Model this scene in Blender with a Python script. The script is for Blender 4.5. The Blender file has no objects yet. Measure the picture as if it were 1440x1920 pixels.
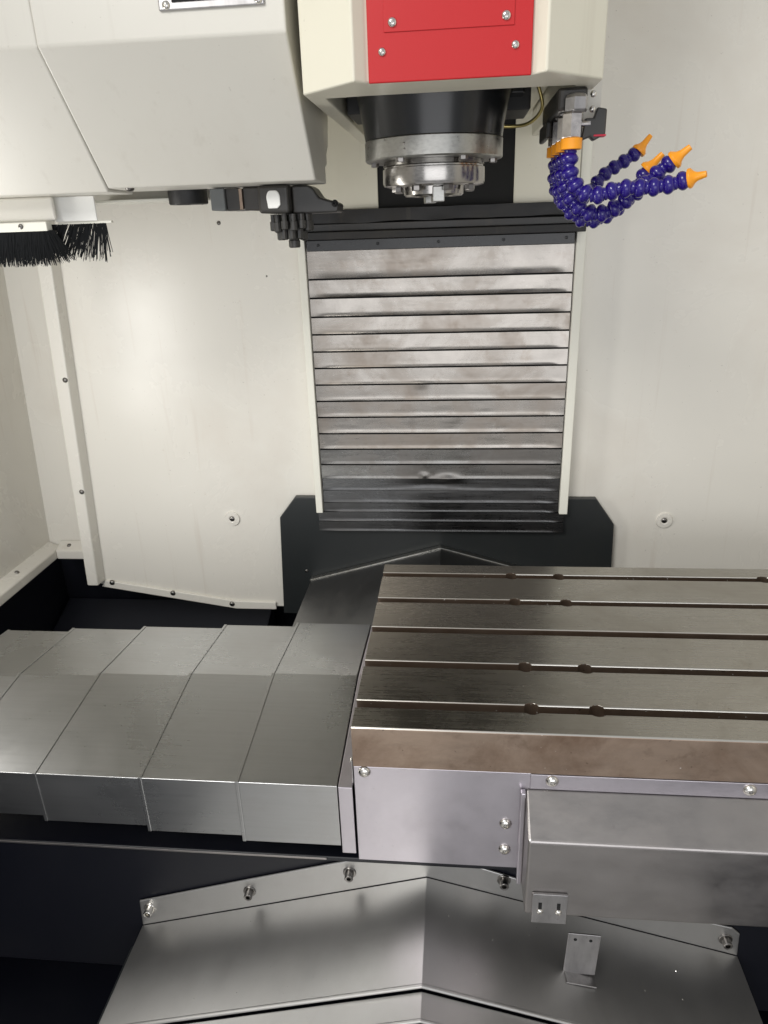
import bpy, bmesh, math, random
from mathutils import Vector, Matrix, Euler, noise
random.seed(7)
R = math.radians
scene = bpy.context.scene
COL = scene.collection

# ------------------------------------------------------------------ camera
cam_d = bpy.data.cameras.new('camera'); cam = bpy.data.objects.new('camera', cam_d); COL.objects.link(cam)
RIGHT = Vector((0.99513665, 0.09325726, -0.03171954)); DOWN = Vector((0.00551967, -0.37429891, -0.92729168)); FWD = Vector((-0.09834928, 0.92260685, -0.37299332))
m3 = Matrix((RIGHT, -DOWN, -FWD)).transposed()
cam.matrix_world = Matrix.Translation((0.123508, -0.695473, 0.562355)) @ m3.to_4x4()
cam_d.sensor_fit = 'HORIZONTAL'; cam_d.sensor_width = 36.0; cam_d.lens = 36.0 * 1339.277 / 1440.0
cam_d.clip_start = 0.02; cam_d.clip_end = 50
scene.camera = cam

# ------------------------------------------------------------------ light
world = bpy.data.worlds.new('World'); scene.world = world; world.use_nodes = True
bg = world.node_tree.nodes['Background']; bg.inputs[0].default_value = (0.90, 0.91, 0.93, 1); bg.inputs[1].default_value = 0.42
vs = scene.view_settings
vs.view_transform = 'Standard'; vs.look = 'None'; vs.exposure = 0.22; vs.gamma = 1.0; vs.use_curve_mapping = False
def area(name, loc, target, sx, sy, power, color=(1, 1, 1)):
    l = bpy.data.lights.new(name, 'AREA'); l.shape = 'RECTANGLE'; l.size = sx; l.size_y = sy; l.energy = power; l.color = color
    o = bpy.data.objects.new(name, l); COL.objects.link(o); o.location = loc
    o.rotation_euler = (Vector(target) - Vector(loc)).to_track_quat('-Z', 'Y').to_euler()
    return o
area('workshop_ceiling_light', (-1.10, -1.90, 2.05), (0.05, 0.2, 0.05), 1.1, 0.8, 44, (1.0, 0.985, 0.95))
area('door_opening_light', (0.35, -2.5, 0.20), (0.1, 0.4, 0.15), 2.4, 1.2, 17, (0.97, 0.975, 1.0))
area('enclosure_lamp', (-0.775, 0.12, 0.27), (0.0, 0.45, 0.2), 0.12, 0.40, 2.3, (1.0, 0.98, 0.94))

# ------------------------------------------------------------------ materials
def nt(m): return m.node_tree.nodes, m.node_tree.links
def base_mat(name, col, rough=0.5, metal=0.0, coat=0.0, spec=0.5):
    m = bpy.data.materials.new(name); m.use_nodes = True
    b = m.node_tree.nodes['Principled BSDF']
    b.inputs['Base Color'].default_value = (*col, 1); b.inputs['Roughness'].default_value = rough; b.inputs['Metallic'].default_value = metal
    b.inputs['Coat Weight'].default_value = coat; b.inputs['Specular IOR Level'].default_value = spec
    return m, b
def coords(m, scale=(1, 1, 1), rot=(0, 0, 0)):
    n, l = nt(m); tc = n.new('ShaderNodeTexCoord'); mp = n.new('ShaderNodeMapping')
    mp.inputs['Scale'].default_value = scale; mp.inputs['Rotation'].default_value = rot
    l.new(tc.outputs['Object'], mp.inputs['Vector']); return mp.outputs['Vector']
def noise_tex(m, vec, scale, detail=4, rough=0.55, dist=0.0):
    n, l = nt(m); t = n.new('ShaderNodeTexNoise'); t.inputs['Scale'].default_value = scale; t.inputs['Detail'].default_value = detail
    t.inputs['Roughness'].default_value = rough; t.inputs['Distortion'].default_value = dist
    l.new(vec, t.inputs['Vector']); return t.outputs['Fac']
def ramp(m, fac, stops):
    n, l = nt(m); r = n.new('ShaderNodeValToRGB'); e = r.color_ramp.elements
    while len(e) > 1: e.remove(e[-1])
    e[0].position = stops[0][0]; e[0].color = (*stops[0][1], 1)
    for p, c in stops[1:]:
        k = e.new(p); k.color = (*c, 1)
    l.new(fac, r.inputs['Fac']); return r.outputs['Color']
def mix(m, fac, a, b, mode='MIX'):
    n, l = nt(m); x = n.new('ShaderNodeMix'); x.data_type = 'RGBA'; x.blend_type = mode
    if isinstance(fac, (int, float)): x.inputs[0].default_value = fac
    else: l.new(fac, x.inputs[0])
    for i, v in ((6, a), (7, b)):
        if isinstance(v, tuple): x.inputs[i].default_value = (*v, 1)
        else: l.new(v, x.inputs[i])
    return x.outputs[2]
def maprange(m, fac, a, b, lo, hi):
    n, l = nt(m); x = n.new('ShaderNodeMapRange'); l.new(fac, x.inputs[0])
    for i, v in enumerate((a, b, lo, hi)): x.inputs[i + 1].default_value = v
    return x.outputs[0]
def bump(m, b, height, strength, dist=0.001, prev=None):
    n, l = nt(m); x = n.new('ShaderNodeBump'); x.inputs['Strength'].default_value = strength; x.inputs['Distance'].default_value = dist
    l.new(height, x.inputs['Height'])
    if prev is not None: l.new(prev, x.inputs['Normal'])
    l.new(x.outputs['Normal'], b.inputs['Normal']); return x.outputs['Normal']

def paint(name, col, rough=0.38, peel=0.25, dirt=0.12, dirtcol=(0.30, 0.24, 0.17)):
    m, b = base_mat(name, col, rough)
    v = coords(m); n, l = nt(m)
    f1 = noise_tex(m, v, 3.2, 6, 0.6, 0.4)
    f2 = noise_tex(m, v, 55, 3, 0.6)
    c = mix(m, maprange(m, f1, 0.52, 0.85, 0.0, dirt), col, dirtcol)
    c = mix(m, maprange(m, f2, 0.70, 0.78, 0.0, dirt * 0.8), c, dirtcol)
    f5 = noise_tex(m, coords(m, (26, 26, 1.1)), 2.0, 4, 0.6)
    c = mix(m, maprange(m, f5, 0.60, 0.80, 0.0, dirt * 0.9), c, dirtcol)
    f6 = noise_tex(m, v, 190, 2, 0.5)
    c = mix(m, maprange(m, f6, 0.745, 0.765, 0.0, min(1, dirt * 1.0)), c, tuple(x * 0.3 for x in dirtcol))
    l.new(c, b.inputs['Base Color'])
    l.new(maprange(m, f1, 0.3, 0.75, rough - 0.05, rough + 0.10), b.inputs['Roughness'])
    nb = bump(m, b, noise_tex(m, v, 1100, 2, 0.5), peel * 0.8, 0.0004)
    bump(m, b, noise_tex(m, v, 3.0, 2, 0.5), 0.12, 0.010, nb)
    return m
def steel(name, col, rough, streak=(3, 60, 60), stain=(0.25, 0.18, 0.12), stain_amt=0.3, wav=0.25, wscale=9.0, rvar=0.12, spots=0.0, fine=0.10, kc=0.16, rs=1.0):
    m, b = base_mat(name, col, rough, 1.0)
    n, l = nt(m)
    v = coords(m); vs_ = coords(m, streak)
    st = noise_tex(m, vs_, 6, 5, 0.65)
    f1 = noise_tex(m, v, 6, 7, 0.65, 0.6); f2 = noise_tex(m, v, 28, 5, 0.6, 0.3)
    dark = tuple(x * (1 - kc) for x in col); lite = tuple(min(1, x * (1 + kc * 0.7)) for x in col)
    c = ramp(m, st, [(0.30, dark), (0.5, col), (0.72, lite)])
    c = mix(m, maprange(m, f1, 0.45, 0.75, 0.0, stain_amt), c, stain)
    c = mix(m, maprange(m, f2, 0.58, 0.80, 0.0, stain_amt * 0.7), c, tuple(x * 0.7 for x in stain))
    if spots:
        f3 = noise_tex(m, v, 140, 2, 0.5)
        c = mix(m, maprange(m, f3, 0.70, 0.74, 0.0, spots), c, tuple(x * 0.25 for x in stain))
        f4 = noise_tex(m, v, 230, 1, 0.5)
        c = mix(m, maprange(m, f4, 0.76, 0.79, 0.0, spots), c, (0.85, 0.83, 0.78))
    l.new(c, b.inputs['Base Color'])
    rr = n.new('ShaderNodeMath'); rr.operation = 'ADD'
    l.new(maprange(m, f1, 0.3, 0.75, rough - rvar * 0.5, rough + rvar), rr.inputs[0]); l.new(maprange(m, st, 0.3, 0.7, -0.04 * rs, 0.06 * rs), rr.inputs[1])
    l.new(rr.outputs[0], b.inputs['Roughness'])
    nb = bump(m, b, noise_tex(m, vs_, 3, 1, 0.4), fine, 0.0006) if fine > 0.03 else None
    if wav > 0.015: bump(m, b, noise_tex(m, v, wscale, 2, 0.5), wav, 0.010, nb)
    return m

MAT = {}
MAT['headpaint'] = paint('cream_powder_coat', (0.74, 0.71, 0.59), 0.36, 0.18, 0.14)
MAT['edge_highlight'], _b = base_mat('bright_edge_highlight', (0.74, 0.72, 0.66), 0.28, 1.0)  # highlight along slot lips and table edge, put into a brighter colour
MAT['beige'] = paint('beige_powder_coat', (0.66, 0.64, 0.58), 0.36, 0.22, 0.16)
MAT['wall'] = paint('wall_beige_paint', (0.79, 0.765, 0.70), 0.25, 0.35, 0.26, (0.42, 0.31, 0.22))
MAT['cream'] = paint('cream_rail_paint', (0.84, 0.83, 0.74), 0.42, 0.15, 0.10)
MAT['red'] = paint('red_powder_coat', (0.50, 0.004, 0.007), 0.45, 0.30, 0.02, (0.4, 0.0, 0.0))
MAT['black_gloss'] = paint('black_gloss_paint', (0.008, 0.009, 0.010), 0.22, 0.10, 0.10, (0.05, 0.05, 0.05))
MAT['dark'] = paint('dark_grey_paint', (0.022, 0.025, 0.026), 0.36, 0.10, 0.30, (0.05, 0.045, 0.035))
MAT['navy'] = paint('navy_casting_paint', (0.0020, 0.0026, 0.0065), 0.42, 0.15, 0.15, (0.012, 0.011, 0.010))
MAT['rubber'] = paint('black_rubber', (0.010, 0.010, 0.011), 0.50, 0.6, 0.8, (0.055, 0.046, 0.034))
MAT['white'] = paint('white_plug_lit_bracket', (0.86, 0.86, 0.83), 0.4, 0.05, 0.06)  # plug white; on the bracket this white stands in for lamp light
MAT['arm'] = paint('oiled_black_steel', (0.030, 0.029, 0.027), 0.34, 0.15, 0.55, (0.075, 0.055, 0.035))
MAT['grey_block'] = paint('grey_gripper_block', (0.13, 0.14, 0.14), 0.45, 0.15, 0.4, (0.05, 0.045, 0.04))
MAT['blue'], _b = base_mat('blue_hose_plastic', (0.013, 0.003, 0.17), 0.27, 0, 0.25)
MAT['orange'], _b = base_mat('orange_nozzle_plastic', (0.95, 0.36, 0.015), 0.35)
MAT['redbit'], _b = base_mat('red_valve_insert', (0.5, 0.01, 0.04), 0.4)
MAT['bristle'], _b = base_mat('black_bristle', (0.004, 0.005, 0.006), 0.5, 0, 0, 0.25)
MAT['cover'] = steel('way_cover_steel', (0.42, 0.427, 0.43), 0.28, (1.5, 40, 40), (0.34, 0.29, 0.26), 0.16, 0.0, 5, 0.08, 0.04, 0.006, 0.045, 0.25)
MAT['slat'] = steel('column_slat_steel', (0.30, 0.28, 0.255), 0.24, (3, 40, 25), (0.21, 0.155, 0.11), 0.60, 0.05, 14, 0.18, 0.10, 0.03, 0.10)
for _n in list(MAT['slat'].node_tree.nodes):      # every slat carries its own marks
    if _n.type == 'MAPPING':
        _oi = MAT['slat'].node_tree.nodes.new('ShaderNodeObjectInfo'); _vm = MAT['slat'].node_tree.nodes.new('ShaderNodeVectorMath'); _vm.operation = 'SCALE'
        _vm.inputs[0].default_value = (37, 11, 53); MAT['slat'].node_tree.links.new(_oi.outputs['Random'], _vm.inputs['Scale']); MAT['slat'].node_tree.links.new(_vm.outputs[0], _n.inputs['Location'])
MAT['slatmid'] = steel('slat_steel_dark_reflection', (0.20, 0.195, 0.185), 0.24, (3, 40, 25), (0.12, 0.095, 0.075), 0.6, 0.05, 14, 0.18, 0.10, 0.03, 0.10)  # dark reflection on the last regular slats, put into the colour
MAT['slatdark'] = steel('black_slat_steel_dark_reflection', (0.105, 0.105, 0.105), 0.25, (2, 60, 60), (0.05, 0.045, 0.04), 0.5, 0.05, 12, 0.16, 0.1, 0.04)  # lowest pair is black; above it a dark reflection is put into the colour
MAT['saddle'] = steel('saddle_cover_steel', (0.50, 0.495, 0.485), 0.43, (6, 3, 6), (0.38, 0.345, 0.31), 0.16, 0.0, 3, 0.04, 0.04, 0.02, 0.03, 0.2)
MAT['rearcover'] = steel('dark_rear_cover_steel', (0.20, 0.20, 0.20), 0.36, (6, 3, 6), (0.14, 0.12, 0.11), 0.25, 0.05, 4, 0.08, 0.05, 0.03, 0.05)
MAT['apron'] = steel('apron_steel', (0.56, 0.53, 0.57), 0.33, (5, 6, 6), (0.46, 0.41, 0.42), 0.18, 0.0, 4, 0.08, 0.08, 0.04, 0.05)
MAT['apron'].node_tree.nodes['Principled BSDF'].inputs['Metallic'].default_value = 0.93
MAT['motor'] = steel('motor_cover_steel', (0.39, 0.37, 0.36), 0.35, (3, 6, 6), (0.36, 0.31, 0.28), 0.18, 0.0, 3.5, 0.08, 0.08, 0.04, 0.06)
MAT['tabletop'] = steel('ground_table_steel', (0.38, 0.365, 0.335), 0.26, (1.5, 60, 60), (0.20, 0.165, 0.115), 0.35, 0.04, 4, 0.12, 0.20, 0.05, 0.10)
MAT['tableside'] = steel('oxidised_table_side', (0.31, 0.235, 0.18), 0.36, (3, 9, 9), (0.12, 0.065, 0.035), 0.85, 0.08, 7, 0.12, 0.55, 0.08)
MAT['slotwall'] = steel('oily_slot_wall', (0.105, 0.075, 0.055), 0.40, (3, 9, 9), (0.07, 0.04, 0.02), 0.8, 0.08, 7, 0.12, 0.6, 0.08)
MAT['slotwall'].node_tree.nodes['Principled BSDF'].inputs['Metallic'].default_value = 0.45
MAT['tableside'].node_tree.nodes['Principled BSDF'].inputs['Metallic'].default_value = 0.6
MAT['bracket'] = steel('bracket_steel', (0.42, 0.41, 0.41), 0.38, (20, 20, 4), (0.2, 0.18, 0.16), 0.4, 0.1, 12, 0.1, 0.2, 0.06)
MAT['zinc'], _b = base_mat('zinc_screw', (0.72, 0.70, 0.66), 0.22, 1.0)
MAT['bolt'], _b = base_mat('dark_socket_bolt', (0.22, 0.21, 0.20), 0.28, 1.0)
MAT['chrome'] = steel('spindle_chrome', (0.36, 0.35, 0.335), 0.17, (30, 30, 80), (0.4, 0.34, 0.28), 0.2, 0.0, 6, 0.08, 0.0, 0.02)
MAT['ring'] = steel('spindle_ring_steel', (0.40, 0.40, 0.38), 0.30, (30, 30, 60), (0.25, 0.2, 0.15), 0.3, 0.0, 6, 0.1, 0.0, 0.03)
MAT['fitting'] = steel('hex_fitting_nickel', (0.70, 0.67, 0.66), 0.20, (20, 20, 20), (0.4, 0.34, 0.3), 0.2, 0.0, 6, 0.1, 0.0, 0.02)
MAT['brass'], _b = base_mat('brass_tube', (0.55, 0.45, 0.18), 0.3, 0.9)
MAT['floor'] = paint('grey_floor_paint', (0.62, 0.62, 0.63), 0.35, 0.1, 0.3)
MAT['hole'], _b = base_mat('hole_black', (0.004, 0.004, 0.004), 0.8)

# ------------------------------------------------------------------ helpers
def obj(name, me, mat=None, parent=None, smooth=None, bevel=0, seg=2):
    o = bpy.data.objects.new(name, me); COL.objects.link(o)
    if mat is not None:
        if not me.materials: me.materials.append(MAT[mat])
    if parent is not None:
        o.parent = parent
        o.matrix_parent_inverse = wm(parent).inverted()
    if bevel:
        b = o.modifiers.new('bevel', 'BEVEL'); b.width = bevel; b.segments = seg; b.limit_method = 'ANGLE'; b.angle_limit = R(28); b.harden_normals = False
    return o
def wm(o):
    M = o.matrix_basis.copy()
    if o.parent is not None: M = wm(o.parent) @ o.matrix_parent_inverse @ M
    return M
def shade(me, ang=35):
    for p in me.polygons: p.use_smooth = True
    me.set_sharp_from_angle(angle=R(ang))
def mesh(verts, faces, smooth=False, ang=35):
    me = bpy.data.meshes.new('mesh'); me.from_pydata([tuple(v) for v in verts], [], faces); 
    bm = bmesh.new(); bm.from_mesh(me); bmesh.ops.recalc_face_normals(bm, faces=bm.faces); bm.to_mesh(me); bm.free()
    if smooth: shade(me, ang)
    return me
def box_me(x0, x1, y0, y1, z0, z1):
    v = [(x, y, z) for x in (x0, x1) for y in (y0, y1) for z in (z0, z1)]
    f = [(0, 1, 3, 2), (4, 6, 7, 5), (0, 4, 5, 1), (2, 3, 7, 6), (0, 2, 6, 4), (1, 5, 7, 3)]
    return mesh(v, f)
def box(name, x0, x1, y0, y1, z0, z1, mat, parent=None, bevel=0.0015, seg=2):
    return obj(name, box_me(x0, x1, y0, y1, z0, z1), mat, parent, bevel=bevel, seg=seg)
def prism_me(poly, axis, a, b):
    """poly: 2-D points; axis x: (y,z), axis y: (x,z), axis z: (x,y)"""
    def P(p, t): return {'x': (t, p[0], p[1]), 'y': (p[0], t, p[1]), 'z': (p[0], p[1], t)}[axis]
    n = len(poly); v = [P(p, a) for p in poly] + [P(p, b) for p in poly]
    f = [tuple(range(n)), tuple(range(2 * n - 1, n - 1, -1))] + [(i, (i + 1) % n, n + (i + 1) % n, n + i) for i in range(n)]
    return mesh(v, f)
def prism(name, poly, axis, a, b, mat, parent=None, bevel=0.0015, seg=2):
    return obj(name, prism_me(poly, axis, a, b), mat, parent, bevel=bevel, seg=seg)
def sheet_poly(pts, t):
    """closed polygon band: polyline pts given thickness t (offset to the left of travel)"""
    n = len(pts); out = []
    for i, p in enumerate(pts):
        p = Vector(p); d = Vector((0, 0))
        if i > 0: d += (p - Vector(pts[i - 1])).normalized()
        if i < n - 1: d += (Vector(pts[i + 1]) - p).normalized()
        d.normalize(); nrm = Vector((-d.y, d.x))
        k = 1.0
        if 0 < i < n - 1:
            c = (p - Vector(pts[i - 1])).normalized().dot(d); k = 1 / max(c, 0.3)
        out.append(tuple(p + nrm * t * k))
    return list(pts) + out[::-1]
def lathe_me(prof, n=48, ang=30):
    v = []; f = []; m = len(prof)
    for i in range(n):
        a = 2 * math.pi * i / n
        for r, z in prof: v.append((r * math.cos(a), r * math.sin(a), z))
    for i in range(n):
        j = (i + 1) % n
        for k in range(m - 1): f.append((i * m + k, j * m + k, j * m + k + 1, i * m + k + 1))
    me = bpy.data.meshes.new('mesh'); me.from_pydata(v, [], f)
    bm = bmesh.new(); bm.from_mesh(me); bmesh.ops.remove_doubles(bm, verts=bm.verts, dist=1e-6); bmesh.ops.recalc_face_normals(bm, faces=bm.faces); bm.to_mesh(me); bm.free()
    shade(me, ang); return me
def place(o, loc, zdir, scale=1.0, roll=0.0):
    q = Vector(zdir).normalized().to_track_quat('Z', 'Y')
    o.matrix_basis = Matrix.Translation(loc) @ q.to_matrix().to_4x4() @ Matrix.Rotation(roll, 4, 'Z') @ Matrix.Scale(scale, 4)
    return o
def tube_me(pts, r, n=10):
    v = []; f = []; pts = [Vector(p) for p in pts]; up = Vector((0.3, 0.2, 1)).normalized()
    for i, p in enumerate(pts):
        d = (pts[min(i + 1, len(pts) - 1)] - pts[max(i - 1, 0)]).normalized()
        a = d.cross(up).normalized(); b = d.cross(a)
        for k in range(n):
            t = 2 * math.pi * k / n; v.append(p + (a * math.cos(t) + b * math.sin(t)) * r)
    for i in range(len(pts) - 1):
        for k in range(n): f.append((i * n + k, i * n + (k + 1) % n, (i + 1) * n + (k + 1) % n, (i + 1) * n + k))
    f.append(tuple(range(n))); f.append(tuple(range((len(pts) - 1) * n, len(pts) * n)))
    return mesh(v, f, True, 60)
def catmull(pts, n=12):
    P = [Vector(p) for p in pts]; P = [2 * P[0] - P[1]] + P + [2 * P[-1] - P[-2]]; out = []
    for i in range(1, len(P) - 2):
        for k in range(n):
            t = k / n; a, b, c, d = P[i - 1:i + 3]
            out.append(0.5 * (2 * b + (c - a) * t + (2 * a - 5 * b + 4 * c - d) * t * t + (3 * b - a - 3 * c + d) * t ** 3))
    out.append(P[-2]); return out
def tag(o, label, cat, group=None):
    o['label'] = label; o['category'] = cat
    if group: o['group'] = group
    return o
def struct(o): o['kind'] = 'structure'; return o
def thing(name, loc, label, cat, group=None):
    o = bpy.data.objects.new(name, None); COL.objects.link(o); o.location = loc; o.empty_display_size = 0.02
    return tag(o, label, cat, group)

# shared screw meshes ------------------------------------------------------
PAN = lathe_me([(0, 0.62), (0.22, 0.60), (0.24, 0.42), (0.30, 0.42), (0.34, 0.58), (0.62, 0.50), (0.86, 0.30), (0.98, 0.06), (1.0, -0.2)], 20)
def cap_mesh():
    me = lathe_me([(0, 0.9), (0.46, 0.9), (0.52, 1.9), (0.84, 1.95), (0.98, 1.82), (1.0, 0.35), (1.0, 0.32), (1.42, 0.30), (1.5, 0.22), (1.5, -0.1)], 24); return me
CAP = cap_mesh()
def hexhead():
    v = []; f = []
    prof = [(0.55, 1.0), (0.95, 0.92), (1.0, 0.8), (1.0, 0.0)]
    return lathe_me([(0, 1.0)] + prof, 6, 25)
HEX = hexhead()
WASH = lathe_me([(0, 0.0), (0.5, 0.25), (0.95, 0.22), (1.0, 0.1), (1.0, -0.2)], 28)
def screw(loc, d, r, parent, me=None, mat='zinc', name='screw'):
    me = me or PAN
    key = me.name + mat
    if key not in SC:
        c = me.copy(); c.materials.append(MAT[mat]); SC[key] = c
    o = obj(name, SC[key], None, parent)
    pinv = o.matrix_parent_inverse.copy()
    place(o, loc, d, r, random.uniform(0, 6)); return o
SC = {}
FRONT = (0, -1, 0)

# ================================================================== SETTING
# back wall right of the column
w = struct(box('wall_back', 0.30, 1.30, 0.730, 0.745, -0.62, 1.5, 'wall', None, 0))
o = screw((0.5591, 0.730, -0.0285), FRONT, 0.0170, w, WASH, 'wall', 'washer'); screw((0.5591, 0.728, -0.0285), FRONT, 0.0066, w, PAN, 'bolt')
# left panel of the back wall
w = struct(prism('wall_back_panel', [(-0.66, 1.5), (-0.705, -0.20), (-0.380, -0.2511), (-0.270, -0.2519), (-0.14, -0.2519), (-0.14, 1.5)], 'y', 0.730, 0.745, 'wall', None, 0.002))
screw((-0.3667, 0.730, -0.0313), FRONT, 0.0170, w, WASH, 'wall', 'washer'); screw((-0.3667, 0.728, -0.0313), FRONT, 0.0066, w, PAN, 'bolt')
for p in ((-0.3247, 0.730, 0.5754), (-0.3523, 0.730, 0.6116)): screw(p, FRONT, 0.004, w, PAN, 'bolt')
fl = prism('bottom_flange', [(-0.6875, -0.188), (-0.7005, -0.2045), (-0.380, -0.2570), (-0.286, -0.2570), (-0.286, -0.2385), (-0.380, -0.2365)], 'y', 0.724, 0.7297, 'wall', w, 0.002)
for p in ((-0.6723, 0.724, -0.1935), (-0.5288, 0.724, -0.2185), (-0.3902, 0.724, -0.2440)): screw(p, FRONT, 0.0064, fl, PAN, 'bolt')
for p in ((0.477, -0.2411),): screw((p[1], 0.730, p[0]), FRONT, 0.0018, w, PAN, 'bolt')
# corner post in front of the panel joint
pv = []
for z, xl, xr in ((1.5, -0.640, -0.6050), (-0.19, -0.7205, -0.6945)):
    pv += [(xl, 0.700, z), (xr, 0.700, z), (xr + 0.003, 0.7295, z), (xl, 0.85, z)]
pf = [(0, 1, 2, 3), (4, 5, 6, 7), (0, 4, 5, 1), (1, 5, 6, 2), (2, 6, 7, 3), (3, 7, 4, 0)]
po = struct(obj('wall_corner_post', mesh(pv, pf), 'wall', None, bevel=0.003))
for z in (0.2867, 0.0415):
    screw((-0.6945 + (z + 0.19) / 1.69 * 0.0895 - 0.006, 0.700, z), FRONT, 0.0056, po, PAN, 'bolt')
# recessed back wall + left side wall, with the bent flange along their foot
struct(obj('wall_recess', mesh([(-0.88, 0.80, -0.15), (-0.66, 0.80, -0.15), (-0.62, 0.80, 1.5), (-0.78, 0.80, 1.5), (-0.88, 0.815, -0.15), (-0.66, 0.815, -0.15), (-0.62, 0.815, 1.5), (-0.78, 0.815, 1.5)],
       [(0, 1, 2, 3), (4, 5, 6, 7), (0, 4, 5, 1), (1, 5, 6, 2), (2, 6, 7, 3), (3, 7, 4, 0)]), 'wall'))
lx0, lx1 = -0.8535, -0.765
wl = struct(obj('wall_left', mesh([(lx0, 0.80, -0.14), (lx0, -0.75, -0.14), (lx1, -0.75, 1.5), (lx1, 0.80, 1.5), (lx0 - 0.015, 0.80, -0.14), (lx0 - 0.015, -0.75, -0.14), (lx1 - 0.015, -0.75, 1.5), (lx1 - 0.015, 0.80, 1.5)],
       [(0, 1, 2, 3), (4, 5, 6, 7), (0, 4, 5, 1), (1, 5, 6, 2), (2, 6, 7, 3), (3, 7, 4, 0)]), 'wall'))
trim = prism('foot_flange', [(lx0 - 0.01, -0.118), (lx0 + 0.030, -0.134), (lx0 + 0.030, -0.156), (lx0 - 0.01, -0.156)], 'y', -0.75, 0.797, 'wall', wl, 0.003)
screw((lx0 + 0.012, 0.64, -0.1265), (0.4, 0, 1), 0.0052, trim, PAN, 'bolt')
trim2 = prism('foot_flange', [(0.797, -0.118), (0.768, -0.134), (0.768, -0.156), (0.797, -0.156)], 'x', lx0 + 0.0305, -0.66, 'wall', wl, 0.003)
screw((-0.795, 0.783, -0.1258), (0, -0.4, 1), 0.0052, trim2, PAN, 'bolt')
struct(box('wall_right', 1.26, 1.275, -0.75, 0.73, -0.62, 1.5, 'wall', None, 0))
# dark pan and casting that close the machine's bottom
struct(box('chip_pan', -1.3, 1.5, -0.75, 1.1, -0.66, -0.62, 'navy', None, 0))
struct(box('bed_wall_back', -1.0, 1.3, 0.90, 0.92, -0.62, -0.17, 'navy', None, 0))
struct(box('bed_wall_left', -0.92, -0.90, -0.75, 0.90, -0.62, -0.15, 'navy', None, 0))
sl_ = struct(prism('chip_slope', [(0.895, -0.33), (0.30, -0.56), (0.30, -0.615), (0.895, -0.615)], 'x', -0.895, -0.34, 'navy', None, 0.004))

struct(box('floor', -3.5, 3.5, -4.5, -0.95, -1.02, -1.0, 'floor', None, 0))

struct(prism('chute_plate', [(-0.42, -0.60), (-0.415, -0.60), (-0.36, -0.45), (-0.365, -0.45)], 'y', -0.30, 0.03, 'dark', None, 0.002))

# ================================================================== COLUMN COVER
cc = thing('column_cover', (0.091, 0.70, -0.043), 'steel telescopic column cover of stacked horizontal slats between cream side rails', 'column cover')
prism('base_plate', [(-0.2663, -0.2600), (-0.255, -0.0218), (-0.2181, 0.0256), (0.4142, 0.0244), (0.4544, -0.0326), (0.4615, -0.2600)], 'y', 0.713, 0.7285, 'dark', cc, 0.0015)
slz = [0.530, 0.472, 0.438, 0.403, 0.370, 0.337, 0.305, 0.272, 0.239, 0.206, 0.172, 0.139, 0.106, 0.074]
XL, XR = -0.1535, 0.3355
DENTS = [(0.108, 0.0755, 0.020, 0.006, -0.0030), (0.060, 0.0800, 0.007, 0.005, -0.0030), (0.075, 0.060, 0.06, 0.010, 0.0022), (0.055, 0.268, 0.014, 0.006, -0.0008), (0.02, 0.345, 0.012, 0.006, -0.0007), (0.11, 0.41, 0.010, 0.008, 0.0008)]
def slat(z1, z0, y_top, y_bot, seed, amp, x0=XL, x1=XR, thick=0.0022, lip=0.0026):
    nx, nz = 90, 8; v = []; f = []
    for j in range(nz + 1):
        t = j / nz; z = z1 + (z0 - z1) * t
        for i in range(nx + 1):
            x = x0 + (x1 - x0) * i / nx
            e = min(i, nx - i) / 6; e = min(1, e)
            lipd = 0.0012 * max(0.0, (t - 0.80) / 0.20) ** 2
            d = -lipd + noise.noise(Vector((x * 9, z * 22, seed * 3.1))) * amp + noise.noise(Vector((x * 30, z * 50, seed * 5.7))) * amp * 0.18
            for dx, dz, sx, sz, dd in DENTS: d += dd * math.exp(-((x - dx) / sx) ** 2 - ((z - dz) / sz) ** 2)
            v.append((x, y_top + (y_bot - y_top) * t + d * e, z))
    base = len(v)
    for i in range(nx + 1):      # returned lower lip
        x, y, z = v[nz * (nx + 1) + i]; v.append((x, y + lip, z - 0.0004))
    for j in range(nz + 1):
        for i in range(nx):
            a = j * (nx + 1) + i; f.append((a, a + 1, a + nx + 2, a + nx + 1))
    me = bpy.data.meshes.new('mesh'); me.from_pydata(v, [], f)
    shade(me, 40); return me
for i in range(len(slz) - 1):
    z1, z0 = slz[i] - 0.0034, slz[i + 1]
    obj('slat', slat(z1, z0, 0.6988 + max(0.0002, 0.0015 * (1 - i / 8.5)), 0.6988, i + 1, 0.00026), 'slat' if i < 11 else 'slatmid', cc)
# the crumpled lowest slats, pushed together
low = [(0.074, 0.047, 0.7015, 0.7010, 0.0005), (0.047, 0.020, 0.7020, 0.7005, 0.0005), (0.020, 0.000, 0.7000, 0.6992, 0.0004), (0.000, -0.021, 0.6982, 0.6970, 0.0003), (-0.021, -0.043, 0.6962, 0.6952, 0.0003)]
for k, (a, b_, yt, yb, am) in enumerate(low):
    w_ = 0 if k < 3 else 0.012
    obj('slat', slat(a - 0.0016, b_, yt, yb, 30 + k, am, XL - w_, XR + w_), 'slatdark', cc)['label'] = 'dark lower slat, part black steel, part reflection in the colour'
box('backing', XL - 0.004, XR + 0.004, 0.7075, 0.7125, -0.043, 0.60, 'hole', cc, 0)
# rails
for xa, xb, sgn in ((-0.1685, -0.1548, 1), (0.3370, 0.3535, -1)):
    prism('side_rail', [(xa, 0.7285), (xa, 0.690), (xb, 0.690), (xb, 0.7285)], 'z', -0.001, 1.0, 'cream', cc, 0.0012)
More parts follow.
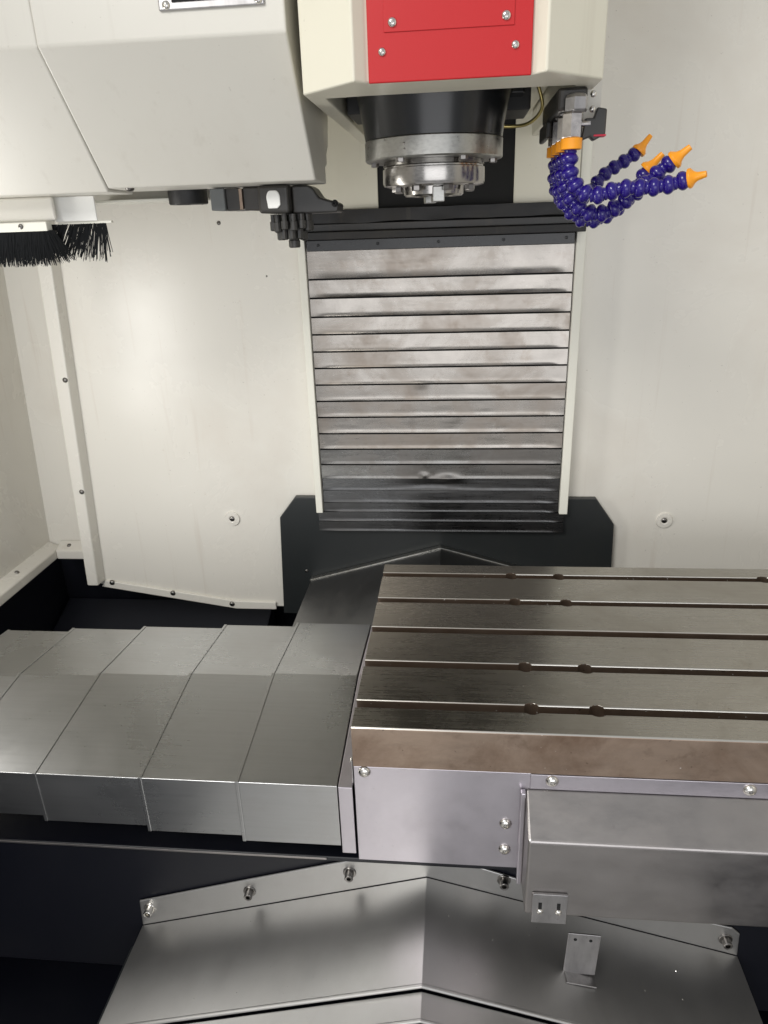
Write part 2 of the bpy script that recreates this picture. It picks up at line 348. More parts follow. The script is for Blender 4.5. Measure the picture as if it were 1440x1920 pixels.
# top wiper assembly
wp = thing('way_wiper', (0.1, 0.69, 0.52), 'black rubber wiper bar bolted across the top of the slatted column cover', 'wiper')
box('lower_strip', -0.1500, 0.3330, 0.684, 0.696, 0.5205, 0.5395, 'black_gloss', wp, 0.001)
box('bar', -0.1560, 0.3500, 0.676, 0.696, 0.5400, 0.5535, 'rubber', wp, 0.0015)
box('felt_strip', -0.1500, 0.3330, 0.690, 0.700, 0.5540, 0.5665, 'arm', wp, 0.001)
def rough_bar(x0, x1, y0, y1, z0, z1, amp, seed):
    n = 60; v = []; f = []
    for i in range(n + 1):
        x = x0 + (x1 - x0) * i / n
        for (y, z) in ((y0, z0), (y0, (z0 + z1) / 2), (y0, z1), (y1, z1), (y1, z0)):
            d = noise.noise(Vector((x * 22, z * 60, seed))) * amp; e = noise.noise(Vector((x * 16 + 9, z * 40, seed))) * amp
            v.append((x, y + d, z + e))
    for i in range(n):
        for k in range(5): f.append((i * 5 + k, i * 5 + (k + 1) % 5, (i + 1) * 5 + (k + 1) % 5, (i + 1) * 5 + k))
    f.append((0, 1, 2, 3, 4)); f.append(tuple(n * 5 + k for k in range(5)))
    return mesh(v, f, True, 50)
obj('brush_strip', rough_bar(-0.150, 0.3340, 0.672, 0.700, 0.5675, 0.5885, 0.0036, 3.3), 'rubber', wp)
for x in (-0.128, -0.018, 0.092, 0.208, 0.318): screw((x, 0.684, 0.531), FRONT, 0.0020, wp, CAP, 'black_gloss')

# ================================================================== SPINDLE HEAD
hd = thing('spindle_head', (0.0955, 0.27, 0.60), 'cream milling head with red front plate and steel spindle nose below', 'spindle head')
ZB = 0.690
outer = [(-0.036, 0.640), (-0.036, 0.146), (0.025, 0.0870), (0.0375, 0.1005), (0.1945, 0.1005), (0.2068, 0.0870), (0.269, 0.146), (0.269, 0.640)]
inner = [(-0.0165, 0.640), (-0.0165, 0.176), (0.030, 0.172), (0.0400, 0.172), (0.190, 0.170), (0.2000, 0.170), (0.246, 0.172), (0.246, 0.640)]
v = []; n = 8
for z, P in ((1.3, outer), (ZB, outer), (ZB, inner), (1.0, inner)): v += [(x, y, z) for x, y in P]
f = []
for k in range(3):
    for i in range(n - 1): f.append((k * n + i, k * n + i + 1, (k + 1) * n + i + 1, (k + 1) * n + i))
me = mesh(v, f)
obj('head_cover', me, 'headpaint', hd, bevel=0.0022, seg=3)
# red plate lies in the recess of the cover
rp = box('front_plate', 0.0385, 0.1935, 0.0965, 0.0998, ZB - 0.0005, 1.25, 'red', hd, 0.001)
hp = box('hatch_plate', 0.0543, 0.1764, 0.0955, 0.0963, 0.7305, 1.2, 'red', rp, 0.0008)
for p in ((0.0627, 0.0955, 0.7382), (0.1686, 0.0955, 0.7382)): screw(p, FRONT, 0.0046, hp, CAP if False else PAN)
for p in ((0.0523, 0.0963, 0.7150), (0.1778, 0.0963, 0.7148)): screw(p, FRONT, 0.0040, rp, PAN)
# underside casting and slide plates
box('head_casting', -0.012, 0.242, 0.178, 0.640, 0.722, 0.95, 'headpaint', hd, 0.002)
SX, SY = 0.0960, 0.262
for i, (prof, nm, mt) in enumerate((
        ([(0, .718), (.0905, .718), (.0938, .7145), (.0948, .7105), (.0938, .7065), (.0905, .7035), (.0888, .697), (.0862, .684), (.0832, .668), (0.0812, .6535), (0, .6535)], 'spindle_housing', 'black_gloss'),
        ([(0, .6532), (.0810, .6532), (.0820, .6520), (.0820, .6330), (.0805, .6315), (0, .6315)], 'spindle_ring', 'ring'),
        ([(0, .6312), (.0600, .6312), (.0605, .6262), (.0592, .6252), (.0592, .6236), (.0612, .6228), (.0614, .6080), (.0600, .6045), (.0545, .6030), (.0380, .6030), (.0360, .6080), (0, .6080)], 'spindle_nose', 'chrome'))):
    o = obj(nm, lathe_me(prof, 72, 30), mt, hd); o.location = (SX, SY, 0)
    if nm == 'spindle_nose': nose = o
    if nm == 'spindle_ring':
        for k, a in enumerate((-0.55,)):
            pass
bpy.context.view_layer.update()
# nose detail: clamp ring, drive keys, screws
o = obj('bore_ring', lathe_me([(.0225, .612), (.0232, .5950), (.0250, .5925), (.0340, .5925), (.0362, .5945), (.0375, .6040)], 48, 30), 'chrome', nose)
o.matrix_basis = Matrix.Translation((SX, SY, 0))
for a in (R(-80), R(100)):
    c, s = math.cos(a), math.sin(a); px, py = SX + c * 0.032, SY + s * 0.032
    k = obj('drive_key', box_me(-0.008, 0.008, -0.007, 0.007, -0.009, 0.008), 'ring', nose, bevel=0.001)
    k.matrix_basis = Matrix.Translation((px, py, 0.5945)) @ Matrix.Rotation(a, 4, 'Z')
for k in range(8):
    a = R(22 + 45 * k); screw((SX + math.cos(a) * 0.047, SY + math.sin(a) * 0.047, 0.6035), (0, 0, -1), 0.0062, nose, HEX, 'bolt', 'bolt')
for k in range(6):
    a = R(-60 + 60 * k); screw((SX + math.cos(a) * 0.071, SY + math.sin(a) * 0.071, 0.632), (0, 0, -1), 0.0050, hd, HEX, 'bolt', 'bolt')
for xx, zz in ((SX - 0.030, 0.645), (SX - 0.0295, 0.6395)):
    yy = SY - math.sqrt(0.082 ** 2 - (xx - SX) ** 2); screw((xx, yy + 0.0006, zz), (xx - SX, yy - SY, 0), 0.0016, hd, PAN, 'bolt')
box('slide_plate', -0.150, -0.0150, 0.6845, 0.687, 0.5895, 1.0, 'headpaint', hd, 0.0015)
box('slide_plate', 0.2230, 0.3345, 0.6845, 0.687, 0.5865, 1.0, 'headpaint', hd, 0.0015)
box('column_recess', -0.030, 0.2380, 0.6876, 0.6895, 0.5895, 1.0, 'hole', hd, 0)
# dark odds and ends under the head
box('sensor_block', 0.165, 0.215, 0.33, 0.42, 0.690, 0.7215, 'rubber', hd, 0.002)
box('sensor_block', 0.188, 0.205, 0.30, 0.345, 0.704, 0.7215, 'black_gloss', hd, 0.002)
box('sensor_block', -0.012, 0.020, 0.30, 0.40, 0.690, 0.7215, 'rubber', hd, 0.002)
obj('brass_tube', tube_me(catmull([(0.150, 0.34, 0.676), (0.195, 0.34, 0.673), (0.216, 0.33, 0.676), (0.228, 0.32, 0.690), (0.222, 0.315, 0.712), (0.215, 0.31, 0.723)], 8), 0.0022, 8), 'brass', hd)
br = box('edge_bracket', 0.2600, 0.2790, 0.2050, 0.2075, 0.6610, 0.7000, 'beige', hd, 0.0008)
for z in (0.686, 0.6715): screw((0.270, 0.2050, z), FRONT, 0.0036, br, PAN)

# ================================================================== COOLANT VALVES AND HOSES
cv = thing('coolant_valve_block', (0.245, 0.21, 0.64), 'black valve bar with nickel hex fittings under the milling head', 'valve block')
box('valve_bar', 0.2290, 0.2600, 0.176, 0.320, 0.6680, 0.6895, 'arm', cv, 0.003)
box('back_block', 0.2270, 0.2330, 0.255, 0.330, 0.6500, 0.6675, 'arm', cv, 0.002)
HY = [0.172, 0.205, 0.238, 0.271]
hx = lambda y: 0.2450 - (y - 0.172) * 0.03
for y in HY:
    x = hx(y)
    o = obj('hex_union', lathe_me([(0, .0), (.0105, .0), (.0120, .002), (.0120, .013), (.0105, .016), (.008, .017)], 6, 20), 'bracket', cv); o.matrix_basis = Matrix.Translation((x + 0.003, y, 0.6655)) @ Matrix.Rotation(R(12), 4, 'Z')
    o = obj('hex_fitting', lathe_me([(0, 0), (.0105, 0), (.0110, .001), (.0110, .0225), (.0095, .0245), (0, .0245)], 6, 20), 'fitting', cv); o.matrix_basis = Matrix.Translation((x, y, 0.6410)) @ Matrix.Rotation(R(16), 4, 'Z')
    if y == HY[0]:
        hb = obj('valve_handle', prism_me([(0.0, 0.000), (0.010, 0.004), (0.014, 0.0), (0.026, 0.006), (0.026, 0.030), (0.016, 0.032), (0.013, 0.022), (0.004, 0.022)], 'y', -0.006, 0.006), 'arm', cv, bevel=0.0015)
        hb.matrix_basis = Matrix.Translation((x + 0.0105, y + 0.014, 0.6385))
        rb = box('valve_insert', x + 0.024, x + 0.0370, y + 0.0075, y + 0.0205, 0.6425, 0.6445, 'redbit', cv, 0.0005)
        o = obj('valve_stem', lathe_me([(0, 0), (.003, 0), (.003, .012), (0, .012)], 12), 'fitting', cv); place(o, (x + 0.008, y + 0.010, 0.6555), (1, 0, 0))
BEAD = lathe_me([(0.30, -0.50), (0.66, -0.50), (0.70, -0.40), (0.62, -0.28), (0.78, -0.20), (0.94, -0.08), (1.0, 0.06), (0.97, 0.20), (0.86, 0.33), (0.72, 0.42), (0.70, 0.50), (0.3, 0.50)], 20, 40)
BEAD.materials.append(MAT['blue'])
NOZ = lathe_me([(0.25, -0.02), (0.98, -0.02), (1.02, 0.04), (1.02, 0.22), (0.90, 0.32), (0.62, 0.52), (0.44, 0.80), (0.32, 1.55), (0.20, 1.56), (0.18, 1.2), (0, 1.2)], 24, 35)
NOZ.materials.append(MAT['orange'])
COLLAR = lathe_me([(0.3, 0), (1.0, 0), (1.05, 0.03), (1.05, 0.95), (1.0, 1.0), (0.3, 1.0)], 24, 35); COLLAR.materials.append(MAT['orange'])
hoses = [
    ('blue segmented coolant hose from the foremost fitting, orange nozzle farthest from the head', HY[0], [(0.2439, 0.1720, 0.6090), (0.2562, 0.1700, 0.5896), (0.2740, 0.1660, 0.5836), (0.2966, 0.1640, 0.5900), (0.3266, 0.1620, 0.5899), (0.3516, 0.1600, 0.5926), (0.3662, 0.1580, 0.5970)], (0.3816, 0.1500, 0.6006), 0.0098),
    ('blue segmented coolant hose ending in the upper orange nozzle that points outward', HY[1], [(0.2423, 0.2040, 0.6039), (0.2557, 0.2000, 0.5786), (0.2760, 0.1960, 0.5657), (0.2965, 0.1940, 0.5689), (0.3146, 0.1920, 0.5819), (0.3327, 0.1920, 0.5952), (0.3460, 0.1920, 0.6085), (0.3575, 0.1920, 0.6165)], (0.3726, 0.1860, 0.6293), 0.0098),
    ('blue segmented coolant hose whose short orange nozzle peeps out between two others', HY[2], [(0.2415, 0.2370, 0.6000), (0.2523, 0.2330, 0.5749), (0.2734, 0.2280, 0.5591), (0.2965, 0.2260, 0.5630), (0.3175, 0.2260, 0.5783), (0.3318, 0.2280, 0.5958), (0.3397, 0.2300, 0.6100)], (0.3545, 0.2260, 0.6266), 0.0096),
    ('blue segmented coolant hose reaching back towards the wall, its orange nozzle nearest the head', HY[3], [(0.2421, 0.2720, 0.6015), (0.2546, 0.2850, 0.5818), (0.2763, 0.3000, 0.5815), (0.2924, 0.3120, 0.5948), (0.3101, 0.3200, 0.6135), (0.3297, 0.3250, 0.6246), (0.3494, 0.3280, 0.6367)], (0.3635, 0.3300, 0.6547), 0.0090)]
for lab, y0, pts, tip, rad in hoses:
    x0 = hx(y0)
    h = thing('coolant_hose', (x0, y0, 0.632), lab, 'coolant hose', 'coolant hoses hanging from the valve block')
    c = obj('collar', COLLAR, None, h); c.matrix_basis = Matrix.Translation((x0, y0, 0.6410)) @ Matrix.Rotation(math.pi, 4, 'X') @ Matrix.Scale(0.0108, 4)
    curve = catmull([(x0, y0, 0.6300)] + [Vector(p) for p in pts], 40)
    # equal arc-length stations
    L = [0]
    for a, b_ in zip(curve, curve[1:]): L.append(L[-1] + (b_ - a).length)
    nb = max(4, round(L[-1] / 0.0142)); st = L[-1] / nb; k = 0
    def at(s):
        for i in range(len(L) - 1):
            if L[i + 1] >= s: 
                t = (s - L[i]) / max(1e-9, L[i + 1] - L[i]); return curve[i].lerp(curve[i + 1], t)
        return curve[-1]
    for i in range(nb):
        a, b_ = at(i * st), at((i + 1) * st); s = obj('segment', BEAD, None, h)
        q = (b_ - a).normalized().to_track_quat('Z', 'Y')
        s.matrix_basis = Matrix.Translation((a + b_) / 2) @ q.to_matrix().to_4x4() @ Matrix.Diagonal((rad, rad, (b_ - a).length * 1.04, 1))
    nz = obj('nozzle', NOZ, None, h); T = Vector(tip); e = curve[-1]
    q = (T - e).normalized().to_track_quat('Z', 'Y')
    nz.matrix_basis = Matrix.Translation(e) @ q.to_matrix().to_4x4() @ Matrix.Diagonal((rad, rad, (T - e).length / 1.55, 1))

# ================================================================== TOOL CHANGER
tc = thing('tool_changer_cover', (-0.25, 0.26, 0.60), 'large beige sheet metal tool changer housing left of the milling head', 'machine cover')
prof = [(0.150, 1.30), (0.150, 0.7485), (0.265, 0.6160), (0.344, 0.6150), (0.344, 1.30)]
prism('right_shell', prof, 'x', -0.3180, -0.0497, 'beige', tc, 0.0022, 3)
profl = [(0.152, 1.30), (0.152, 0.7485), (0.2665, 0.6120), (0.344, 0.6120), (0.344, 1.30)]
prism('left_shell', profl, 'x', -0.62, -0.3186, 'beige', tc, 0.0022, 3)
prism('inner_frame', [(0.345, 0.640), (0.425, 0.640), (0.425, 1.30), (0.345, 1.30)], 'x', -0.60, -0.060, 'beige', tc, 0.006, 3)
prism('guard_lug', [(0.427, 0.650), (0.452, 0.668), (0.470, 0.720), (0.470, 0.80), (0.427, 0.80)], 'x', -0.10, -0.062, 'beige', tc, 0.004)
pl_ = box('cover_plate', -0.1797, -0.0696, 0.1470, 0.1497, 0.7718, 0.84, 'bracket', tc, 0.0012)
box('slot_black_strip', -0.165, -0.078, 0.1460, 0.1468, 0.7785, 0.836, 'hole', pl_, 0)  # flat black strip on the cover plate
for x in (-0.1715, -0.0755): screw((x, 0.1468, 0.7765), FRONT, 0.0042, pl_, PAN)
screw((-0.2924, 0.272, 0.6155), (0, -0.4, -1), 0.0058, tc, PAN, 'bolt')
# rear frame plate, its ledge, and the stop bracket, its lamp light put into a white colour
box('rear_ledge', -0.395, -0.238, 0.372, 0.420, 0.6035, 0.6070, 'cream', tc, 0.0008)
box('rear_plate', -0.62, -0.225, 0.421, 0.440, 0.6035, 0.72, 'beige', tc, 0.001)
box('lower_skirt', -0.62, -0.4125, 0.297, 0.303, 0.5815, 0.6115, 'beige', tc, 0.004, 3)
wb = box('lit_white_bracket', -0.4210, -0.3620, 0.3120, 0.3150, 0.5800, 0.6110, 'white', tc, 0.0008)
wb['label'] = 'bracket with strong lamp light put into its white colour'
box('bracket_lip', -0.4205, -0.3440, 0.3155, 0.3220, 0.5765, 0.5795, 'cream', tc, 0.0005)
rg = obj('ribbed_drum', lathe_me([(0, -.012), (.026, -.012), (.027, -.010), (.027, .012), (0, .012)], 40, 30), 'rubber', tc); rg.location = (0, 0, 0); rg.matrix_basis = Matrix.Translation((-0.2520, 0.372, 0.6095))
box('drum_stop', -0.263, -0.2445, 0.352, 0.360, 0.5965, 0.6010, 'rubber', tc, 0.001)
# swing arm
ar = thing('tool_change_arm', (-0.11, 0.33, 0.58), 'oily black tool change arm with grippers hanging under the beige housing', 'tool arm')
prism('gripper_block', [(-0.2030, 0.5870), (-0.1835, 0.5862), (-0.1835, 0.6140), (-0.2030, 0.6140)], 'y', 0.318, 0.365, 'grey_block', ar, 0.0012)
prism('gripper_jaw', [(-0.1833, 0.5862), (-0.1645, 0.5862), (-0.1645, 0.6140), (-0.1833, 0.6140)], 'y', 0.324, 0.372, 'arm', ar, 0.0012)
prism('jaw_liner', [(-0.1643, 0.5872), (-0.1600, 0.5872), (-0.1600, 0.6130), (-0.1643, 0.6130)], 'y', 0.320, 0.372, 'tableside', ar, 0.0008)
prism('arm_beam', [(-0.1598, 0.5860), (-0.1290, 0.5845), (-0.1290, 0.6142), (-0.1598, 0.6142)], 'y', 0.322, 0.372, 'arm', ar, 0.002)
prism('arm_hub', [(-0.1335, 0.5810), (-0.0930, 0.5800), (-0.0930, 0.6145), (-0.1335, 0.6145)], 'y', 0.298, 0.385, 'arm', ar, 0.004, 3)
prism('arm_tip', [(-0.0928, 0.5795), (-0.0330, 0.5795), (-0.0310, 0.5900), (-0.0360, 0.5925), (-0.0560, 0.5985), (-0.0640, 0.6100), (-0.0700, 0.6140), (-0.0928, 0.6140)], 'y', 0.318, 0.368, 'arm', ar, 0.0025, 3)
screw((-0.0355, 0.318, 0.5905), FRONT, 0.0030, ar, CAP, 'hole', 'pin')
pts = []
x0, x1, z0, z1 = -0.1215, -0.1035, 0.5865, 0.6080
for (cx, cz, a0) in ((x1 - .006, z1 - .009, 0), (x0 + .006, z1 - .009, 90)):
    for k in range(7):
        a = R(a0 + 15 * k); pts.append((cx + .006 * math.cos(a), cz + .009 * math.sin(a)))
pts += [(x0 + 0.0015, z0), (x1 - .004, z0), (x1, z0 + .004)]
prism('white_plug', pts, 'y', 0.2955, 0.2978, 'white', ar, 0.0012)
for rr, n_, z_, s_ in ((0.0245, 13, 0.5585, 0.0052), (0.0150, 8, 0.5480, 0.0058)):
    for k in range(n_):
        a = 2 * math.pi * k / n_ + 0.2; L_ = 0.579 - z_ + random.uniform(-.002, .003)
        o = obj('clamp_stud', lathe_me([(0, 0), (s_ * .75, 0), (s_, .0012), (s_, L_ * .55), (s_ * .72, L_ * .57), (s_ * .72, L_)], 10, 35), 'arm', ar)
        o.matrix_basis = Matrix.Translation((-0.0985 + rr * math.cos(a), 0.333 + rr * math.sin(a), 0.5795 - L_))
o = obj('shaft_end', lathe_me([(0, 0), (.0065, 0), (.0078, .0012), (.0078, .009), (.0070, .010), (.0070, .012), (.0085, .014), (.0085, .043), (0, .043)], 24, 35), 'arm', ar)
o.matrix_basis = Matrix.Translation((-0.0965, 0.333, 0.5370))
# brush
bs = thing('strip_brush', (-0.44, 0.30, 0.575), 'black bristle strip brush in a cream holder under the tool changer housing', 'brush')
hb = box('brush_holder', -0.62, -0.4245, 0.292, 0.306, 0.5690, 0.5805, 'cream', bs, 0.001)
screw((-0.461, 0.292, 0.5755), FRONT, 0.0036, hb, PAN, 'bolt')
def bristles(n, xr, yr, z0, lens, slant, rw):
    v = []; f = []
    for i in range(n):
        x = random.uniform(*xr); y = random.uniform(*yr); L_ = random.uniform(*lens); r = random.uniform(*rw)
        t = (x - xr[0]) / (xr[1] - xr[0]); sx = slant(t) + random.gauss(0, 0.11); sy = random.gauss(-0.03, 0.06)
        d = Vector((sx, sy, -1)).normalized(); bend = random.uniform(-0.10, 0.10); p = Vector((x, y, z0)); b0 = len(v)
        for s in range(4):
            w_ = r * (1 - 0.12 * s)
            for k in range(3):
                a = 2.094 * k; v.append(p + Vector((w_ * math.cos(a), w_ * math.sin(a), 0)))
            d = (d + Vector((bend * 0.3, 0, 0))).normalized(); p = p + d * L_ / 3
        for s in range(3):
            for k in range(3): f.append((b0 + s * 3 + k, b0 + s * 3 + (k + 1) % 3, b0 + s * 3 + 3 + (k + 1) % 3, b0 + s * 3 + 3 + k))
        f.append((b0 + 9, b0 + 10, b0 + 11))
    return mesh(v, f)
o = obj('bristles', bristles(2300, (-0.62, -0.4205), (0.294, 0.305), 0.570, (0.027, 0.047), lambda t: -0.14 if t < .9 else -0.14 + 0.75 * (t - .9) / .1, (0.0004, 0.0007)), 'bristle', bs); o['kind'] = 'stuff'
o = obj('bristles', bristles(300, (-0.440, -0.353), (0.3156, 0.3225), 0.577, (0.036, 0.052), lambda t: -0.62 + 0.58 * t * t * t, (0.0004, 0.0009)), 'bristle', bs); o['kind'] = 'stuff'

# ================================================================== MACHINE TABLE
tb = thing('machine_table', (0.5, 0.22, -0.06), 'ground steel work table with five tee slots and brown oxidised front edge', 'work table')
P0, PW, PP, TX1, TH, TD = 0.0543, 0.0142, 0.09, 1.02, 0.0593, 0.4473
prof = [(0, -0.0016), (0.0016, 0)]
for i in range(5):
    fy = P0 + PP * i; ny = fy - PW; e = 0.0065; c_ = 0.0011
    prof += [(ny - c_, 0), (ny, -c_), (ny, -0.018), (ny - e, -0.018), (ny - e, -0.030), (fy + e, -0.030), (fy + e, -0.018), (fy, -0.018), (fy, -c_), (fy + c_, 0)]
prof += [(TD - 0.001, 0), (TD, -0.001), (TD, -TH), (0, -TH)]
tme = prism_me(prof, 'x', 0.0, TX1)
to = obj('table_slab', tme, None, None); bpy.context.view_layer.update()
cut = bmesh.new()
for i in (0, 1, 3, 4):
    for hx_ in (0.2204, 0.3000, 0.6318, 0.7115):
        Mx = Matrix.Translation((hx_, P0 + PP * i - PW / 2, -0.012))
        bmesh.ops.create_cone(cut, cap_ends=True, segments=28, radius1=0.0112, radius2=0.0112, depth=0.040, matrix=Mx)
cme = bpy.data.meshes.new('cut'); cut.to_mesh(cme); cut.free()
co = bpy.data.objects.new('cut', cme); COL.objects.link(co)
bo = to.modifiers.new('b', 'BOOLEAN'); bo.operation = 'DIFFERENCE'; bo.object = co; bo.solver = 'EXACT'
bpy.context.view_layer.update()
ev = to.evaluated_get(bpy.context.evaluated_depsgraph_get()); nm = bpy.data.meshes.new_from_object(ev)
bpy.data.objects.remove(to); bpy.data.objects.remove(co)
nm.materials.clear(); nm.materials.append(MAT['tabletop']); nm.materials.append(MAT['tableside']); nm.materials.append(MAT['edge_highlight']); nm.materials.append(MAT['slotwall'])
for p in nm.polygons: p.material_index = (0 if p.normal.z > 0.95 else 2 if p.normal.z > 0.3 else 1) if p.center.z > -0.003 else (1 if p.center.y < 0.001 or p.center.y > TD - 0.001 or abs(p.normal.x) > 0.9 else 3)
ts = obj('table_slab', nm, None, tb, bevel=0.0004, seg=1)
# end-cover bracket strip at the left end of the table
eb = thing('table_end_frame', (-0.012, 0.2, -0.2), 'narrow bent steel frame joining the way cover to the end of the work table', 'end frame')
prism('frame_strip', sheet_poly([(0.004, -0.206), (0.004, -0.0975), (0.218, -0.079), (0.390, -0.096), (0.390, -0.2)], 0.002), 'x', -0.0215, -0.0030, 'apron', eb, 0.0008)
prism('frame_upright', [(0.010, -0.0950), (0.010, -0.060), (0.40, -0.060), (0.40, -0.094), (0.218, -0.0765)], 'x', -0.0042, -0.0022, 'bracket', eb, 0.0005)
screw((-0.0042, 0.018, -0.0655), (-1, 0, 0), 0.0045, eb, PAN)

# ================================================================== WAY COVER (telescopic segments)
wc = thing('way_cover', (-0.3, 0.2, -0.22), 'telescopic sheet steel way cover of overlapping roofed segments left of the table', 'way cover')
edges = [(-0.0235, -0.1560), (-0.1535, -0.2890), (-0.2865, -0.4395), (-0.4370, -0.5750), (-0.5730, -0.70)]
for i, (xr, xl) in enumerate(edges):
    o_ = 0.0046 * i
    pts = [(0.0065 + o_, -0.1985 + o_ * 0.9), (0.0065 + o_, -0.0985 - o_ * 1.0), (0.216, -0.0765 - o_ * 1.0), (0.398 - o_ * 0.9, -0.0955 - o_ * 1.0), (0.398 - o_ * 0.9, -0.17)]
    x1 = xr if i == 0 else xr + 0.03
    seg_ = obj('segment', prism_me(sheet_poly(pts, -0.0016), 'x', xl, x1), 'cover', wc, bevel=0.0022, seg=3)
    # rolled edge on the free (left) border
    pr_ = [(y - 0.0011 if k < 2 else (y + 0.0006 if k == 4 else y), z + (0.0011 if k in (1, 2, 3) else 0)) for k, (y, z) in enumerate(pts)]
    obj('rolled_edge', prism_me(sheet_poly(pr_, -0.0011), 'x', xl - 0.0008, xl + 0.0040), 'cover', seg_, bevel=0.0005)

# ================================================================== APRON, MOTOR COVER
ap = thing('table_apron', (0.1, 0.0, -0.21), 'flat lilac grey steel apron plate screwed under the work table front edge', 'apron')
box('plate', 0.0, 0.95, 0.0010, 0.0035, -0.2150, -0.0597, 'apron', ap, 0.0008)
box('top_flange', 0.2170, 0.95, -0.0012, 0.0008, -0.0815, -0.0597, 'apron', ap, 0.0005)
for p in ((0.0136, 0.0010, -0.0675), (0.2427, -0.0012, -0.0680), (0.4715, -0.0012, -0.0690), (0.1894, 0.0010, -0.1407), (0.1894, 0.0010, -0.1835)):
    screw(p, FRONT, 0.0082, ap, PAN)
mc = thing('ball_screw_cover', (0.4, -0.02, -0.235), 'box shaped steel drive cover with sloping top below the work table', 'drive cover')
prism('cover_box', [(0.0005, -0.0825), (-0.0495, -0.1165), (-0.0495, -0.2345), (0.0005, -0.2345)], 'x', 0.2120, 0.95, 'motor', mc, 0.0030, 3)
box('side_flange', 0.2055, 0.2118, -0.0085, 0.0002, -0.2335, -0.0830, 'apron', mc, 0.0015)
st_ = box('stop_plate', 0.2205, 0.2625, -0.0535, -0.0500, -0.2435, -0.1955, 'bracket', mc, 0.0006)
for x in (0.2300, 0.2522):
    sl2 = box('slot', x - 0.0021, x + 0.0021, -0.0539, -0.0536, -0.2240, -0.2090, 'hole', st_, 0)
    screw((x, -0.0539, -0.2235), FRONT, 0.0042, st_, PAN)

# ================================================================== SADDLE
sd = thing('saddle_casting', (0.1, 0.2, -0.6), 'dark navy painted saddle casting under the way covers', 'casting')
prism('wing', [(0.0445, -0.2500), (0.0445, -0.52), (0.33, -0.60), (0.33, -0.2500)], 'x', -0.85, 1.0, 'navy', sd, 0.004)
lp = prism('ledge', [(0.0300, -0.2460), (0.0300, -0.2540), (0.36, -0.2540), (0.36, -0.2460)], 'x', -0.85, 1.0, 'navy', sd, 0.0025, 3)
lp2 = box('worn_edge', -0.85, -0.05, 0.0285, 0.0298, -0.2500, -0.2465, 'brass' if False else 'motor', sd, 0.0005)
# front roof-shaped saddle cover
S_ = 0.300
def roofz(x, top=-0.2850): return top - (0.305 if x < 0.0875 else 0.270) * abs(x - 0.0875)
fc = thing('saddle_front_cover', (0.0875, -0.05, -0.40), 'roof shaped bare steel way cover bolted below the table with central ridge', 'way cover')
fpoly = [(-0.3470, roofz(-0.347)), (-0.3440, -0.3665), (-0.1700, -0.3095), (-0.0205, -0.2620), (0.06, -0.2450), (0.12, -0.2480), (0.216, -0.2806), (0.36, -0.315), (0.5060, -0.3480), (0.5180, -0.3600), (0.5205, roofz(0.5205)), (0.0875, -0.2850)]
prism('bolt_flange', fpoly, 'y', 0.0400, 0.0430, 'saddle', fc, 0.0020, 2)
for x, z in ((-0.3290, -0.3800), (-0.1705, -0.3320), (-0.0210, -0.2840), (0.1940, -0.2825), (0.5000, -0.3700)):
    screw((x, 0.0400, z), FRONT, 0.0062, fc, CAP, 'bolt' if x > -.3 else 'zinc', 'bolt')
def roof(name, x0, x1, y0, y1, top, mat, parent, t=0.002):
    pts = [(x0, roofz(x0, top) - 0.030), (x0, roofz(x0, top)), (0.0875, top), (x1, roofz(x1, top)), (x1, roofz(x1, top) - 0.030)]
    return obj(name, prism_me(sheet_poly(pts, -t), 'y', y0, y1), mat, parent, bevel=0.0025, seg=3)
rs = roof('roof_segment', -0.3470, 0.5205, -0.1120, 0.0398, -0.2850, 'saddle', fc)
roof('lip', -0.3482, 0.5217, -0.1165, -0.1108, -0.2832, 'saddle', rs, 0.0042)
rs2 = roof('roof_segment', -0.3410, 0.5145, -0.1490, -0.1168, -0.2905, 'saddle', fc)
roof('lip', -0.3420, 0.5155, -0.1530, -0.1480, -0.2890, 'saddle', rs2, 0.0042)
rs3 = roof('roof_segment', -0.3350, 0.5085, -0.42, -0.1535, -0.2960, 'saddle', fc)
# small angle bracket standing on that cover
ab = thing('angle_bracket', (0.29, -0.06, -0.34), 'small bent steel tab with two holes standing on the roofed cover', 'bracket')
def tilt(me, M):
    me.transform(M); return me
zf = roofz(0.2885)
Mb = Matrix.Translation((0.2855, -0.0500, zf + 0.0018)) @ Matrix.Rotation(R(13), 4, 'Y') @ Matrix.Rotation(R(3), 4, 'Z')
me = prism_me([(-0.0205, 0.001), (0.0195, 0.001), (0.0205, 0.0665), (-0.0200, 0.0665)], 'y', 0.0, 0.0022)
ft = obj('foot', box_me(-0.0195, 0.0195, -0.0140, 0.0030, 0.0, 0.0022), 'bracket', ab, bevel=0.0006); ft.matrix_basis = Mb
up_ = obj('tab', me, 'bracket', ab, bevel=0.0006); up_.matrix_basis = Matrix.Translation((0.2855, -0.0500, zf + 0.0033)) @ Matrix.Rotation(R(2.5), 4, 'Y') @ Matrix.Rotation(R(-4), 4, 'X')
for x in (-0.0105, 0.0085):
    h = obj('hole', lathe_me([(0, 0.0), (0.0021, 0.0), (0.0021, -0.0005)], 16), 'hole', up_)
    h.matrix_basis = wm(up_) @ Matrix.Translation((x, -0.0004, 0.0575)) @ Matrix.Rotation(R(90), 4, 'X')
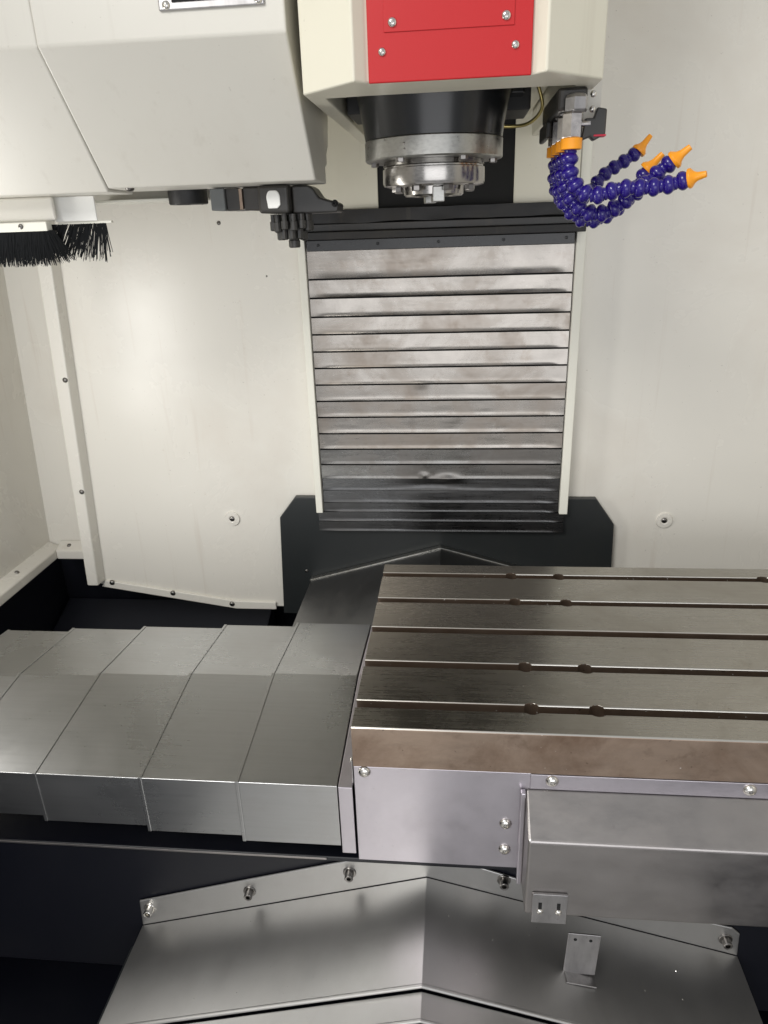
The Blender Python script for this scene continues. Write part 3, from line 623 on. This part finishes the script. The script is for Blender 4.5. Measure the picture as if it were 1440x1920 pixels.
# rear roof-shaped cover behind the table
rc = thing('saddle_rear_cover', (0.095, 0.55, -0.15), 'dark roof shaped way cover behind the work table below the column', 'way cover')
def rz(x, top=-0.0850): return top - 0.280 * abs(x - 0.0945)
def rroof(name, x0, x1, y0, y1, top, mat, parent, t=0.002):
    pts = [(x0, rz(x0, top) - 0.09), (x0, rz(x0, top)), (0.0945, top), (x1, rz(x1, top)), (x1, rz(x1, top) - 0.09)]
    return obj(name, prism_me(sheet_poly(pts, -t), 'y', y0, y1), mat, parent, bevel=0.0025, seg=3)
r1 = rroof('roof_segment', -0.1935, 0.3825, 0.35, 0.7125, -0.0850, 'rearcover', rc)
rroof('wiper_lip', -0.1960, 0.3850, 0.6960, 0.7122, -0.0822, 'ring', r1, 0.0050)
screw((-0.205, 0.713, -0.150), FRONT, 0.004, rc, PAN, 'bolt')

# ================================================================== fine metal chips lying about
def chips(n, fn):
    v = []; f = []
    for i in range(n):
        p, nrm = fn(); L_ = random.uniform(0.0004, 0.0010); w_ = L_ * random.uniform(0.25, 0.6); a = random.uniform(0, 6.28); b0 = len(v)
        d = Vector((math.cos(a), math.sin(a), 0)); d = (d - nrm * d.dot(nrm)).normalized(); e = nrm.cross(d); q = Vector(p) + nrm * 0.0002
        v += [q - d * L_ - e * w_, q + d * L_ - e * w_ * .4, q + d * L_ * .8 + e * w_, q - d * L_ * .7 + e * w_, q + nrm * w_ * 0.9]
        f += [(b0, b0 + 1, b0 + 4), (b0 + 1, b0 + 2, b0 + 4), (b0 + 2, b0 + 3, b0 + 4), (b0 + 3, b0, b0 + 4)]
    return mesh(v, f)
def on_table():
    while True:
        y = random.uniform(0.003, 0.44)
        if (y - (P0 - PW - 0.002)) % PP > PW + 0.004: return (random.uniform(0.01, 0.62), y, 0.0), Vector((0, 0, 1))
def on_saddle():
    x = random.uniform(-0.33, 0.50); k = 0.305 if x < 0.0875 else -0.270
    return (x, random.uniform(-0.105, 0.035), roofz(x)), Vector((-k, 0, 1)).normalized()
o = obj('metal_chips', chips(34, on_table), 'zinc'); o['kind'] = 'stuff'; tag(o, 'tiny bright metal chips scattered on the slotted work table', 'chips')
o = obj('metal_chips', chips(30, on_saddle), 'zinc'); o['kind'] = 'stuff'; tag(o, 'tiny bright metal chips scattered on the roofed front cover', 'chips')
